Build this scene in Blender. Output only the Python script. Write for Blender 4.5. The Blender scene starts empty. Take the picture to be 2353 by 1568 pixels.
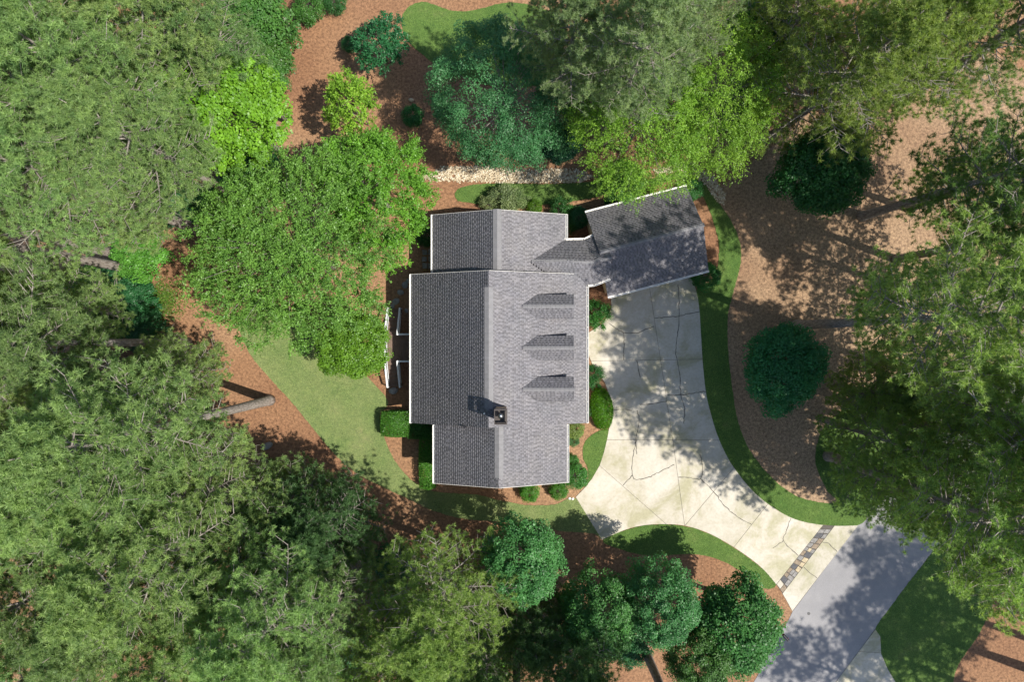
import bpy, bmesh, math, random
import numpy as np
from mathutils import Vector
R_ = math.radians
sc = bpy.context.scene
COL = sc.collection
# ------------------------------------------------------------------ camera, sky, sun, exposure
S = 30.0                                   # survey units per metre of ground (plan coordinates u, v)
H = 2353 / (2 * S) / 0.75                  # drone altitude, 24 mm lens on a 36 mm sensor
cam_d = bpy.data.cameras.new('Camera'); cam_d.lens = 24; cam_d.sensor_width = 36
cam_d.clip_start = 0.5; cam_d.clip_end = 3000
cam = bpy.data.objects.new('Camera', cam_d); cam.location = (0, 0, H); COL.objects.link(cam)
sc.camera = cam
SUN_EL, SUN_AZ = R_(57), math.atan2(-0.34, 0.94)      # sun stands to the east-south-east
w = bpy.data.worlds.new('World'); sc.world = w; w.use_nodes = True
nt = w.node_tree
sky = nt.nodes.new('ShaderNodeTexSky'); sky.sky_type = 'NISHITA'; sky.sun_disc = False
sky.sun_elevation = SUN_EL; sky.sun_rotation = math.atan2(0.94, -0.34)
nt.links.new(sky.outputs[0], nt.nodes['Background'].inputs[0])
nt.nodes['Background'].inputs[1].default_value = 0.115
sun_d = bpy.data.lights.new('Sun', 'SUN'); sun_d.energy = 4.6; sun_d.angle = R_(0.55); sun_d.color = (1, .95, .86)
sun = bpy.data.objects.new('Sun', sun_d); COL.objects.link(sun)
sdir = Vector((math.cos(SUN_AZ) * math.cos(SUN_EL), math.sin(SUN_AZ) * math.cos(SUN_EL), math.sin(SUN_EL)))
sun.rotation_euler = sdir.to_track_quat('Z', 'Y').to_euler(); sun.location = sdir * 150
sc.view_settings.view_transform = 'Standard'; sc.view_settings.look = 'None'
sc.view_settings.exposure = 0.75; sc.view_settings.gamma = 1
sc.cycles.max_bounces = 6; sc.cycles.diffuse_bounces = 2; sc.cycles.glossy_bounces = 2; sc.cycles.transmission_bounces = 3
sc.cycles.debug_use_spatial_splits = True; sc.cycles.caustics_reflective = False; sc.cycles.caustics_refractive = False

# ------------------------------------------------------------------ helpers
def G(u, v, h=0.0):
    "plan coordinate (u right, v down, read at height h) -> metres"
    k = (1 - h / H) / S
    return ((u - 1176.5) * k, (784 - v) * k)
def G3(u, v, h=0.0): x, y = G(u, v, h); return Vector((x, y, h))
def Z1(a, b, h=0.0): return G3(836.8 + .3812 * a, 388.5 + .3812 * b, h)
def put(o, parent=None):
    COL.objects.link(o)
    if parent: o.parent = parent
    return o
def tag(o, label=None, cat=None, group=None, kind=None):
    if label: o['label'] = label
    if cat: o['category'] = cat
    if group: o['group'] = group
    if kind: o['kind'] = kind
    return o
def empty(name, loc=(0, 0, 0), rz=0, parent=None):
    o = bpy.data.objects.new(name, None); o.location = loc; o.rotation_euler = (0, 0, rz); o.empty_display_size = .3
    return put(o, parent)
def mesh(name, verts, faces, mat, parent=None, smooth=False):
    m = bpy.data.meshes.new(name); m.from_pydata([tuple(v) for v in verts], [], faces); m.materials.append(mat)
    if smooth: m.polygons.foreach_set('use_smooth', [True] * len(m.polygons))
    m.update()
    return put(bpy.data.objects.new(name, m), parent)
def npmesh(name, V, F, mat, tint=None, smooth=False):
    m = bpy.data.meshes.new(name); n, k = F.shape
    m.vertices.add(len(V)); m.vertices.foreach_set('co', V.astype(np.float32).ravel())
    m.loops.add(n * k); m.loops.foreach_set('vertex_index', F.astype(np.int32).ravel())
    m.polygons.add(n); m.polygons.foreach_set('loop_start', np.arange(0, n * k, k, dtype=np.int32))
    m.polygons.foreach_set('loop_total', np.full(n, k, dtype=np.int32))
    if smooth: m.polygons.foreach_set('use_smooth', np.ones(n, dtype=bool))
    if tint is not None:
        a = m.attributes.new('tint', 'FLOAT', 'POINT'); a.data.foreach_set('value', tint.astype(np.float32))
    m.materials.append(mat); m.update(calc_edges=True); m.validate()
    return m
class MB:
    "collects boxes, bars and tubes into one mesh"
    def __init__(s): s.v = []; s.f = []
    def box(s, c, d, rz=0):
        b = len(s.v); co, si = math.cos(rz), math.sin(rz)
        for z in (-.5, .5):
            for x, y in ((-.5, -.5), (.5, -.5), (.5, .5), (-.5, .5)):
                X, Y = x * d[0], y * d[1]
                s.v.append((c[0] + X * co - Y * si, c[1] + X * si + Y * co, c[2] + z * d[2]))
        s.f += [tuple(b + i for i in q) for q in ((3, 2, 1, 0), (4, 5, 6, 7), (0, 1, 5, 4), (1, 2, 6, 5), (2, 3, 7, 6), (3, 0, 4, 7))]
        return s
    def bar(s, p, q, wd, ht):
        "box beam from p to q, width wd (horizontal), height ht"
        p, q = Vector(p), Vector(q); d = (q - p).normalized()
        sd = d.cross(Vector((0, 0, 1)))
        sd = sd.normalized() if sd.length > 1e-4 else Vector((1, 0, 0))
        up = sd.cross(d); b = len(s.v)
        for e in (p, q):
            for a, c in ((-.5, -.5), (.5, -.5), (.5, .5), (-.5, .5)): s.v.append(e + sd * wd * a + up * ht * c)
        s.f += [tuple(b + i for i in k) for k in ((3, 2, 1, 0), (4, 5, 6, 7), (0, 1, 5, 4), (1, 2, 6, 5), (2, 3, 7, 6), (3, 0, 4, 7))]
        return s
    def tube(s, pts, rad, n=8, cap=True):
        b = len(s.v); pts = [Vector(p) for p in pts]
        for i, p in enumerate(pts):
            d = (pts[min(i + 1, len(pts) - 1)] - pts[max(i - 1, 0)]).normalized()
            a = d.cross(Vector((0, 0, 1)) if abs(d.z) < .9 else Vector((1, 0, 0))).normalized(); c = d.cross(a)
            for k in range(n):
                t = 2 * math.pi * k / n
                s.v.append(p + (a * math.cos(t) + c * math.sin(t)) * rad[i])
        for i in range(len(pts) - 1):
            for k in range(n):
                k2 = (k + 1) % n
                s.f.append((b + i * n + k, b + i * n + k2, b + (i + 1) * n + k2, b + (i + 1) * n + k))
        if cap: s.f.append(tuple(b + (len(pts) - 1) * n + k for k in range(n))); s.f.append(tuple(b + n - 1 - k for k in range(n)))
        return s
    def data(s, name, mat, smooth=False):
        m = bpy.data.meshes.new(name); m.from_pydata([tuple(v) for v in s.v], [], s.f); m.materials.append(mat)
        if smooth: m.polygons.foreach_set('use_smooth', [True] * len(m.polygons))
        m.update(); return m
    def build(s, name, mat, parent=None, smooth=False): return put(bpy.data.objects.new(name, s.data(name, mat, smooth)), parent)
def smooth_loop(pts, closed=True, step=8.0, jit=0.0, seed=1):
    "Catmull-Rom through plan points"
    rnd = random.Random(seed); n = len(pts); out = []
    for i in range(n if closed else n - 1):
        p0, p1, p2, p3 = [pts[(i + k) % n] if closed else pts[min(max(i + k, 0), n - 1)] for k in (-1, 0, 1, 2)]
        L = math.hypot(p2[0] - p1[0], p2[1] - p1[1]); m = max(1, int(L / step))
        for j in range(m):
            t = j / m; q = []
            for c in (0, 1):
                q.append(.5 * (2 * p1[c] + (p2[c] - p0[c]) * t + (2 * p0[c] - 5 * p1[c] + 4 * p2[c] - p3[c]) * t * t + (3 * p1[c] - p0[c] - 3 * p2[c] + p3[c]) * t ** 3))
            out.append((q[0] + rnd.uniform(-jit, jit), q[1] + rnd.uniform(-jit, jit)))
    if not closed: out.append(pts[-1])
    return out
def sheet(name, plan, z, thick, mat, parent=None, kind=None):
    "flat slab with top at z from a closed plan outline"
    P = [G(*p) for p in plan]; n = len(P)
    A = sum(P[i][0] * P[(i + 1) % n][1] - P[(i + 1) % n][0] * P[i][1] for i in range(n))
    if A < 0: P.reverse()
    V = [(x, y, z) for x, y in P] + [(x, y, z - thick) for x, y in P]
    F = [tuple(range(n))] + [(i, i + n, (i + 1) % n + n, (i + 1) % n) for i in range(n)]
    o = mesh(name, V, F, mat, parent)
    if kind: o['kind'] = kind
    return o

# ------------------------------------------------------------------ materials
class N:
    def __init__(s, name):
        s.m = bpy.data.materials.new(name); s.m.use_nodes = True; s.t = s.m.node_tree
        s.b = s.t.nodes['Principled BSDF']; s.out = s.t.nodes['Material Output']
        s.b.inputs['Roughness'].default_value = .85; s.b.inputs['Specular IOR Level'].default_value = .25
        s.pos = s.add('ShaderNodeNewGeometry').outputs['Position']
    def add(s, t, **k):
        n = s.t.nodes.new(t)
        for a, b in k.items(): setattr(n, a, b)
        return n
    def ln(s, a, b): s.t.links.new(a, b)
    def noise(s, scale, detail=4, rough=.6, vec=None, stretch=None, dist=0):
        n = s.add('ShaderNodeTexNoise'); n.inputs['Scale'].default_value = scale
        n.inputs['Detail'].default_value = detail; n.inputs['Roughness'].default_value = rough; n.inputs['Distortion'].default_value = dist
        v = vec or s.pos
        if stretch:
            mp = s.add('ShaderNodeMapping'); mp.inputs['Scale'].default_value = stretch[:3]
            if len(stretch) > 3: mp.inputs['Rotation'].default_value = (0, 0, stretch[3])
            s.ln(v, mp.inputs[0]); v = mp.outputs[0]
        s.ln(v, n.inputs['Vector']); return n.outputs['Fac']
    def ramp(s, fac, stops):
        r = s.add('ShaderNodeValToRGB'); e = r.color_ramp.elements
        while len(e) < len(stops): e.new(.5)
        for i, (p, c) in enumerate(stops): e[i].position = p; e[i].color = (*c, 1) if len(c) == 3 else c
        s.ln(fac, r.inputs[0]); return r.outputs[0]
    def mix(s, a, b, fac, mode='MIX'):
        n = s.add('ShaderNodeMix', data_type='RGBA', blend_type=mode)
        for val, i in ((fac, 0), (a, 6), (b, 7)):
            if isinstance(val, (int, float)): n.inputs[i].default_value = val
            elif isinstance(val, tuple): n.inputs[i].default_value = (*val, 1)
            else: s.ln(val, n.inputs[i])
        return n.outputs[2]
    def bump(s, h, strength, dist=.02):
        b = s.add('ShaderNodeBump'); b.inputs['Strength'].default_value = strength; b.inputs['Distance'].default_value = dist
        s.ln(h, b.inputs['Height']); s.ln(b.outputs[0], s.b.inputs['Normal'])
    def base(s, c):
        if isinstance(c, tuple): s.b.inputs['Base Color'].default_value = (*c, 1)
        else: s.ln(c, s.b.inputs['Base Color'])
        return s
def plain(name, col, rough=.7, var=.12, scale=6, metal=0, bump=0):
    n = N(name); f = n.noise(scale, 5)
    lo = tuple(c * (1 - var) for c in col); hi = tuple(min(1, c * (1 + var)) for c in col)
    n.base(n.ramp(f, [(.3, lo), (.7, hi)])); n.b.inputs['Roughness'].default_value = rough; n.b.inputs['Metallic'].default_value = metal
    if bump: n.bump(n.noise(scale * 8, 3), bump)
    return n.m
M = {}
# pine straw mulch
def straw(name, a, b, c_):
    n = N(name)
    big = n.noise(.055, 3); fine = n.noise(5, 9, .8); fib = n.noise(26, 4, .7, stretch=(1, .25, 1, .5)); fib2 = n.noise(30, 4, .7, stretch=(.25, 1, 1, .3))
    c = n.ramp(big, [(.38, a), (.5, b), (.62, c_)])
    c = n.mix(c, n.ramp(fine, [(.34, (.3, .26, .25)), (.5, (1, 1, 1)), (.66, (1.65, 1.65, 1.6))]), .95, 'MULTIPLY')
    c = n.mix(c, n.ramp(fib, [(.33, (.55, .5, .48)), (.5, (1, 1, 1)), (.7, (1.5, 1.45, 1.4))]), .6, 'MULTIPLY')
    c = n.mix(c, n.ramp(n.noise(7.5, 2, .4), [(.72, (0, 0, 0)), (.76, (.16, .12, .08))]), 1.0, 'ADD')
    n.base(c); n.bump(fib2, .6, .05); return n.m
M['straw'] = straw('pine_straw', (.165, .082, .044), (.22, .12, .064), (.255, .155, .088))
M['straw_tan'] = straw('weathered_pine_straw', (.2, .122, .072), (.25, .165, .1), (.285, .195, .122))
def grass(name, dark, light, dry):
    n = N(name); c = n.ramp(n.noise(.45, 4), [(.32, dark), (.6, light), (.8, dry)])
    c = n.mix(c, n.ramp(n.noise(2.2, 5, .75), [(.3, (.75, .8, .75)), (.5, (1, 1, 1)), (.7, (1.3, 1.22, 1.2))]), .9, 'MULTIPLY')
    c = n.mix(c, n.ramp(n.noise(11, 6, .85), [(.3, (.4, .45, .4)), (.5, (1, 1, 1)), (.7, (1.6, 1.55, 1.45))]), .85, 'MULTIPLY')
    n.base(c); n.bump(n.noise(40, 4, .8), .8, .05); return n.m
M['lawn'] = grass('lawn_grass', (.11, .165, .05), (.165, .2, .075), (.22, .205, .105))
M['lawn_lush'] = grass('lawn_grass_lush', (.055, .115, .022), (.09, .15, .033), (.15, .16, .06))
def concrete(name, a, b, stain):
    n = N(name); c = n.ramp(n.noise(.35, 6, .65, dist=.6), [(.38, stain), (.5, a), (.66, b)])
    c = n.mix(c, n.ramp(n.noise(5, 8, .8), [(.3, (.72, .72, .7)), (.55, (1, 1, 1)), (.8, (1.1, 1.1, 1.1))]), .7, 'MULTIPLY')
    oi = n.add('ShaderNodeObjectInfo'); c = n.mix(c, n.ramp(oi.outputs['Random'], [(0, (.9, .9, .88)), (1, (1.06, 1.05, 1.05))]), .8, 'MULTIPLY')
    n.base(c); n.bump(n.noise(30, 4), .12, .01); return n.m
M['concrete'] = concrete('driveway_concrete', (.43, .395, .325), (.5, .468, .41), (.33, .31, .21))
M['joint'] = plain('joint_dirt', (.075, .065, .055))
M['stain'] = plain('crack_dirt', (.10, .092, .075), var=.4)
n = N('asphalt'); c = n.ramp(n.noise(.3, 5), [(.3, (.205, .2, .205)), (.7, (.265, .255, .255))])
c = n.mix(c, n.ramp(n.noise(18, 6, .85), [(.3, (.7, .7, .7)), (.7, (1.2, 1.2, 1.2))]), .7, 'MULTIPLY')
n.base(c); n.bump(n.noise(60, 3), .3, .01); M['asphalt'] = n.m
n = N('roof_shingle'); at = n.add('ShaderNodeAttribute', attribute_name='tint')
c = n.ramp(n.noise(.35, 4), [(.3, (.148, .147, .158)), (.5, (.16, .155, .166)), (.7, (.174, .168, .173))])
c = n.mix(c, n.ramp(n.noise(1.3, 5, .7), [(.3, (.85, .86, .9)), (.7, (1.12, 1.1, 1.08))]), .8, 'MULTIPLY')
tm = n.add('ShaderNodeMix', data_type='RGBA', blend_type='MULTIPLY'); tm.inputs[0].default_value = 1
n.ln(c, tm.inputs[6]); n.ln(at.outputs['Fac'], tm.inputs[7]); n.base(tm.outputs[2]); n.bump(n.noise(120, 2), .4, .01)
n.b.inputs['Roughness'].default_value = .95; M['shingle'] = n.m
M['deckroof'] = plain('roof_underlay', (.1, .1, .105))
M['ridge'] = plain('ridge_shingle', (.165, .162, .168), scale=3, bump=.2)
M['white'] = plain('white_trim', (.74, .72, .68), rough=.5, var=.05)
M['siding'] = plain('cream_siding', (.56, .48, .34), rough=.7, var=.06)
M['stonewall'] = plain('tan_brick', (.36, .25, .17), var=.3, scale=10, bump=.4)
M['glass'] = plain('window_glass', (.03, .04, .05), rough=.08, var=.1)
M['darkmetal'] = plain('dark_bronze_metal', (.075, .065, .06), rough=.45, metal=.6)
M['steel'] = plain('stainless_steel', (.5, .5, .5), rough=.4, metal=1)
M['deckwood'] = plain('brown_deck_board', (.135, .092, .07), var=.25, scale=3, bump=.3)
M['railpaint'] = plain('rail_paint', (.62, .63, .64), rough=.5, var=.05)
M['slate'] = plain('slate_stone', (.2, .19, .18), var=.35, scale=4, bump=.4)
M['slate_tan'] = plain('tan_flagstone', (.38, .31, .2), var=.3, scale=4, bump=.4)
M['boulder'] = plain('grey_boulder', (.2, .2, .19), var=.35, scale=4, bump=.5)
M['black'] = plain('black_paint', (.012, .013, .018), rough=.4)
n = N('river_rock'); at = n.add('ShaderNodeAttribute', attribute_name='tint')
n.base(n.ramp(at.outputs['Fac'], [(0, (.26, .20, .13)), (.45, (.44, .36, .24)), (.8, (.54, .46, .33)), (1, (.62, .57, .47))])); M['rock'] = n.m
n = N('pine_bark'); v = n.noise(9, 5, .7, stretch=(1, 1, .3))
n.base(n.ramp(v, [(.3, (.10, .075, .06)), (.5, (.25, .215, .19)), (.7, (.40, .355, .32))])); n.bump(v, .9, .04); M['bark'] = n.m
n = N('grey_bark'); v = n.noise(12, 5, .7, stretch=(1, 1, .4))
n.base(n.ramp(v, [(.3, (.12, .10, .085)), (.7, (.33, .30, .27))])); n.bump(v, .5, .02); M['bark2'] = n.m
def foliage(name, transl=.4, rough=.55, vary=.3):
    n = N(name); oi = n.add('ShaderNodeObjectInfo'); at = n.add('ShaderNodeAttribute', attribute_name='tint')
    r = n.ramp(at.outputs['Fac'], [(0, (1 - vary * 1.3, 1 - vary, 1 - vary)), (.5, (1, 1, 1)), (1, (1 + vary * 1.3, 1 + vary * 1.15, 1 + vary * .9))])
    c = n.mix(oi.outputs['Color'], r, 1.0, 'MULTIPLY')
    n.base(c); n.b.inputs['Roughness'].default_value = rough; n.b.inputs['Specular IOR Level'].default_value = .3
    tr = n.add('ShaderNodeBsdfTranslucent'); tc = n.mix(c, (1.15, 1.25, .55), 1.0, 'MULTIPLY'); n.ln(tc, tr.inputs[0])
    ms = n.add('ShaderNodeMixShader'); ms.inputs[0].default_value = transl
    n.ln(n.b.outputs[0], ms.inputs[1]); n.ln(tr.outputs[0], ms.inputs[2]); n.ln(ms.outputs[0], n.out.inputs[0]); return n.m
M['needle'] = foliage('pine_needles', .48, .45, .35)
M['leaf'] = foliage('broad_leaves', .4, .42, .35)
M['blade'] = foliage('grass_blade', .3, .6, .5)

# ------------------------------------------------------------------ ground, lawns
g = mesh('ground', [(-500, -500, 0), (500, -500, 0), (500, 500, 0), (-500, 500, 0)], [(0, 1, 2, 3)], M['straw']); g['kind'] = 'structure'
DR = [(1586, 634), (1599, 667), (1607, 716), (1614, 827), (1622, 903), (1634, 955), (1648, 1000), (1666, 1041), (1686, 1075), (1724, 1123), (1765, 1159), (1817, 1190), (1868, 1204), (1920, 1209), (1971, 1208)]
ROADL = [(1971, 1208), (2002, 1181), (2060, 1112), (2130, 1030), (2200, 957), (2259, 893), (2353, 795), (2460, 690)]
def blades(lawn, plan, k):
    "tufts of mown grass standing on a lawn"
    P = np.array([G(*p) for p in plan]); rng = np.random.default_rng(len(k)); lo, hi = P.min(0), P.max(0)
    n = int((hi - lo).prod() * 480); q = rng.uniform(lo - .05, hi + .05, (n, 2)); c = np.zeros(n, bool); j = len(P) - 1
    for i in range(len(P)):
        a, b = P[i], P[j]; cr = (a[1] > q[:, 1]) != (b[1] > q[:, 1])
        c ^= cr & (q[:, 0] < (b[0] - a[0]) * (q[:, 1] - a[1]) / (b[1] - a[1] + 1e-12) + a[0]); j = i
    q = q[c]; n = len(q); t = rng.uniform(0, 6.28, n); d = np.column_stack([np.cos(t), np.sin(t)]); wd = rng.uniform(.008, .02, (n, 1)); ln = rng.uniform(.03, .085, (n, 1))
    sd = np.column_stack([-d[:, 1], d[:, 0]]) * wd; z = np.full((n, 1), .028)
    V = np.stack([np.hstack([q - sd, z]), np.hstack([q + sd, z]), np.hstack([q + d * ln, z + rng.uniform(.015, .055, (n, 1))])], 1).reshape(-1, 3)
    m = npmesh('grass_blades', V, np.arange(n * 3).reshape(-1, 3), M['blade'], np.repeat(rng.random(n), 3))
    o = put(bpy.data.objects.new('grass_blades', m), lawn); o['kind'] = 'stuff'
    o.color = (.2, .25, .095, 1) if k == 'west' else (.12, .2, .045, 1)
lawns = {
 'west': [(548, 735), (556, 775), (580, 822), (625, 875), (675, 930), (720, 985), (765, 1040), (815, 1085), (870, 1115), (935, 1145), (990, 1172), (1060, 1192), (1150, 1200), (1241, 1213), (1300, 1222), (1367, 1228), (1384, 1242),
          (1360, 1203), (1323, 1146), (1274, 1160), (1208, 1161), (1152, 1151), (1090, 1137), (1007, 1131), (959, 1114), (916, 1072), (889, 1023), (876, 980), (874, 950), (892, 925), (858, 880), (800, 820), (760, 790), (700, 740), (640, 700), (580, 692)],
 'north': [(923, 56), (929, 27), (949, 10), (979, 5), (1045, 25), (1095, 22), (1170, 5), (1248, 20), (1300, 60), (1260, 180), (1150, 200), (1062, 176), (1029, 172), (976, 129), (939, 96)],
 'court': [(1399, 988), (1378, 990), (1354, 1005), (1342, 1022), (1338.5, 1039), (1343, 1061), (1351, 1077), (1352, 1099), (1344, 1121), (1360, 1102), (1378, 1071), (1388, 1040), (1395, 1011)],
 'south': [(1439, 1218), (1484, 1208), (1532, 1206), (1576, 1210), (1628, 1227), (1686, 1259), (1745, 1302), (1783, 1344), (1758, 1353), (1727, 1330), (1660, 1290), (1594, 1274), (1490, 1277), (1422, 1262), (1386, 1243)],
 'garden': [p for p in DR[1:]] + ROADL[1:6] + [(2180, 850), (2080, 862), (2000, 905), (1930, 948), (1895, 982), (1878, 1017), (1873, 1061), (1882, 1089), (1902, 1130), (1926, 1152), (1902, 1157), (1841, 1145), (1789, 1113), (1738, 1058), (1710, 1010), (1693, 958), (1683, 897), (1673, 808), (1672, 731), (1683, 678), (1702, 602), (1697, 548), (1675, 500), (1650, 465), (1625, 430), (1600, 405), (1575, 397), (1530, 402), (1462, 418), (1400, 414), (1344, 419), (1256, 423), (1142, 421), (1073, 427), (1050, 438), (1045, 453), (1052, 462), (1120, 470), (1220, 472), (1290, 466), (1360, 455), (1402, 445), (1500, 425), (1560, 412), (1590, 425), (1620, 460), (1645, 530), (1652, 580), (1640, 640)],
 'verge': [(2123, 1294), (2067, 1367), (2011, 1446), (2022, 1463), (2024, 1503), (2040, 1540), (2057, 1568), (2085, 1650), (2180, 1650), (2190, 1568), (2206, 1520), (2250, 1456), (2283, 1380), (2294, 1314), (2305, 1270), (2340, 1190), (2260, 1150), (2200, 1198)],
}
for k, p in lawns.items():
    lp = smooth_loop(p, True, 7, .8, len(k)); o = sheet('lawn', lp, .03, .06, M['lawn'] if k in ('west',) else M['lawn_lush'], kind='structure')
    blades(o, lp, k)
sheet('mulch_bed', smooth_loop([(1650, 440), (1672, 520), (1685, 560), (1690, 620), (1675, 690), (1660, 740), (1662, 808), (1670, 900), (1690, 985), (1725, 1060), (1785, 1120), (1840, 1152), (1900, 1164), (1940, 1158), (1915, 1128), (1892, 1085), (1884, 1055), (1890, 1020), (1935, 960), (2012, 910), (2085, 868), (2180, 857), (2255, 885), (2345, 800), (2420, 560), (2440, 300), (2300, 130), (2100, 150), (1900, 230), (1780, 330), (1700, 400)], True, 8, 3, 3), .012, .03, M['straw_tan'], kind='structure')
o = sheet('road', smooth_loop([(1640, 1660), (1732, 1568), (1762, 1493), (1805, 1437), (1821, 1406)], False) + smooth_loop(ROADL, False) + smooth_loop([(2560, 850), (2420, 950), (2300, 1080), (2200, 1195), (2123, 1294), (2067, 1367), (2011, 1446), (1921, 1568), (1850, 1660)], False, jit=.5), .022, .08, M['asphalt'], kind='structure')
# ------------------------------------------------------------------ driveway: cast slabs with joints
OUT = [(1405, 709), (1386, 743), (1351, 766), (1349, 808), (1363, 842), (1390, 880), (1405, 922), (1407, 960), (1399, 988), (1395, 1010), (1388, 1039), (1378, 1070), (1360, 1101), (1344, 1121), (1323, 1143)]
drive_plan = [(1403, 660)] + OUT + smooth_loop([(1383, 1241), (1439, 1217), (1484, 1207), (1532, 1205), (1576, 1209), (1628, 1226), (1686, 1258), (1745, 1301), (1782, 1342), (1802, 1372), (1820, 1405)], False) + smooth_loop(DR, False)[::-1] + [(1586, 620)]
drive = sheet('driveway', drive_plan, .018, .06, M['joint'], kind='structure')
def cut(poly, a, b, keep):
    "half-plane clip of a plan polygon by the line a-b; keep = +1 or -1 side"
    out = []; nx, ny = (b[1] - a[1]), -(b[0] - a[0]); L = math.hypot(nx, ny); nx, ny = nx / L * keep, ny / L * keep
    f = lambda p: (p[0] - a[0]) * nx + (p[1] - a[1]) * ny - .38
    for i in range(len(poly)):
        p, q = poly[i], poly[(i + 1) % len(poly)]; fp, fq = f(p), f(q)
        if fp >= 0: out.append(p)
        if (fp > 0) != (fq > 0) and fp != fq:
            t = fp / (fp - fq); out.append((p[0] + (q[0] - p[0]) * t, p[1] + (q[1] - p[1]) * t))
    return out
def both(poly, a, b): return cut(poly, a, b, 1), cut(poly, a, b, -1)
n_, rest = both(drive_plan, (1350, 830), (1615, 826))
if sum(p[1] for p in n_) / len(n_) > sum(p[1] for p in rest) / len(rest): n_, rest = rest, n_
m_, s_ = both(rest, (1390, 1011), (1655, 1012))
if sum(p[1] for p in m_) / len(m_) > sum(p[1] for p in s_) / len(s_): m_, s_ = s_, m_
slabs = list(both(n_, (1492, 658), (1518, 830))) + list(both(m_, (1518, 830), (1547, 1022)))
s1, s2 = both(s_, (1573, 1209), (1686, 1075))
if sum(p[0] for p in s1) / len(s1) > sum(p[0] for p in s2) / len(s2): s1, s2 = s2, s1
a_, b_ = both(s1, (1547, 1022), (1573, 1209))
if sum(p[0] for p in a_) / len(a_) > sum(p[0] for p in b_) / len(b_): a_, b_ = b_, a_
slabs += list(both(a_, (1378, 1071), (1511, 1188))) + [b_]
a_, b_ = both(s2, (1686, 1258), (1763, 1160))
if sum(p[0] for p in a_) / len(a_) > sum(p[0] for p in b_) / len(b_): a_, b_ = b_, a_
slabs.append(a_)
a_, b_ = both(b_, (1783, 1344), (1888, 1211))
if sum(p[0] for p in a_) / len(a_) > sum(p[0] for p in b_) / len(b_): a_, b_ = b_, a_
slabs.append(a_)
strip, apron = both(b_, (1798, 1364), (1916, 1210))
if sum(p[0] for p in strip) / len(strip) > sum(p[0] for p in apron) / len(apron): strip, apron = apron, strip
slabs.append(apron)
for p in slabs:
    if len(p) > 2: sheet('slab', p, .045, .03, M['concrete'], drive)
# stone inlay strip across the apron
rnd = random.Random(5)
L0, L1, R0, R1 = Vector((1783, 1344)), Vector((1887, 1212)), Vector((1798, 1364)), Vector((1914, 1212))
ts = [0, .09, .17, .23, .31, .38, .45, .52, .6, .66, .74, .82, .9, .97]
stone_mats = [M['slate'], M['slate_tan'], plain('dark_slate', (.07, .07, .075), var=.3), plain('brown_slate', (.2, .155, .11), var=.3), M['slate']]
for i in range(len(ts) - 1):
    sp = [0, rnd.uniform(.35, .65), 1] if rnd.random() < .75 else [0, .33, .66, 1]
    for j in range(len(sp) - 1):
        q = []
        for t, e in ((ts[i] + .006, sp[j] + .02), (ts[i + 1] - .006, sp[j] + .02), (ts[i + 1] - .006, sp[j + 1] - .02), (ts[i] + .006, sp[j + 1] - .02)):
            a = L0.lerp(L1, t + rnd.uniform(-.006, .006)); b = R0.lerp(R1, t + rnd.uniform(-.006, .006)); q.append(tuple(a.lerp(b, e)))
        sheet('stone', q, .038 + rnd.uniform(0, .012), .03, (M['concrete'] if (i == 0 and j == 0) else rnd.choice(stone_mats)), drive)
def Z5(a, b): return (1315 + a * .2668, 627.6 + b * .2668)
def Z4(a, b): return (1285 + a * .343, 896.6 + b * .343)
cracks = [[Z5(*p) for p in c] for c in ([(310, 430), (370, 475), (440, 510), (540, 518), (610, 495), (705, 460)], [(440, 510), (445, 580), (440, 750)],
  [(910, 100), (920, 370), (900, 560), (890, 700), (920, 850), (935, 1050), (965, 1150), (960, 1300)], [(710, 390), (820, 380), (930, 370), (1020, 345), (1095, 332)],
  [(820, 1055), (940, 1050), (1040, 1035), (1160, 1020)], [(350, 1178), (430, 1176), (510, 1185)], [(580, 1135), (700, 1125), (810, 1105)], [(555, 760), (570, 820), (585, 900)], [(560, 1180), (575, 1300), (550, 1420), (552, 1560)])]
cracks += [[Z4(*p) for p in c] for c in ([(515, 340), (490, 470), (490, 570), (520, 600), (600, 585), (680, 545), (770, 500)], [(490, 570), (425, 640)], [(795, 585), (860, 585), (945, 595), (960, 520), (940, 430)],
  [(945, 595), (1035, 680), (1100, 770), (1200, 855), (1285, 900)], [(1550, 860), (1515, 960), (1500, 1010), (1550, 1065), (1600, 1110)], [(1500, 1010), (1430, 1060)], [(1760, 1025), (1800, 1030), (1860, 1085)], [(1640, 1190), (1690, 1235), (1725, 1260)])]
for i, cpts in enumerate(cracks):
    pts = smooth_loop(cpts, False, 5, 1.1, i); wd = [.5 + .6 * rnd.random() for _ in pts]; V = []
    for k, p in enumerate(pts):
        q0, q1 = pts[max(k - 1, 0)], pts[min(k + 1, len(pts) - 1)]; d = Vector((q1[0] - q0[0], q1[1] - q0[1])).normalized()
        for sgn in (1, -1): x, y = G(p[0] - d.y * wd[k] * sgn, p[1] + d.x * wd[k] * sgn); V.append((x, y, .049))
    mesh('crack', V, [(2 * k, 2 * k + 1, 2 * k + 3, 2 * k + 2) for k in range(len(pts) - 1)], M['stain'], drive)
nb = [(1921, 1568), (2011, 1447), (2022, 1463), (2024, 1503), (2040, 1540), (2057, 1568), (2080, 1650), (1860, 1650)]
sl = sheet('neighbour_driveway', nb, .03, .06, M['joint'], kind='structure')
a_, b_ = both(nb, (1970, 1498), (2040, 1502))
for p in (a_, b_): sheet('slab', p, .045, .03, M['concrete'], sl)

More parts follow.
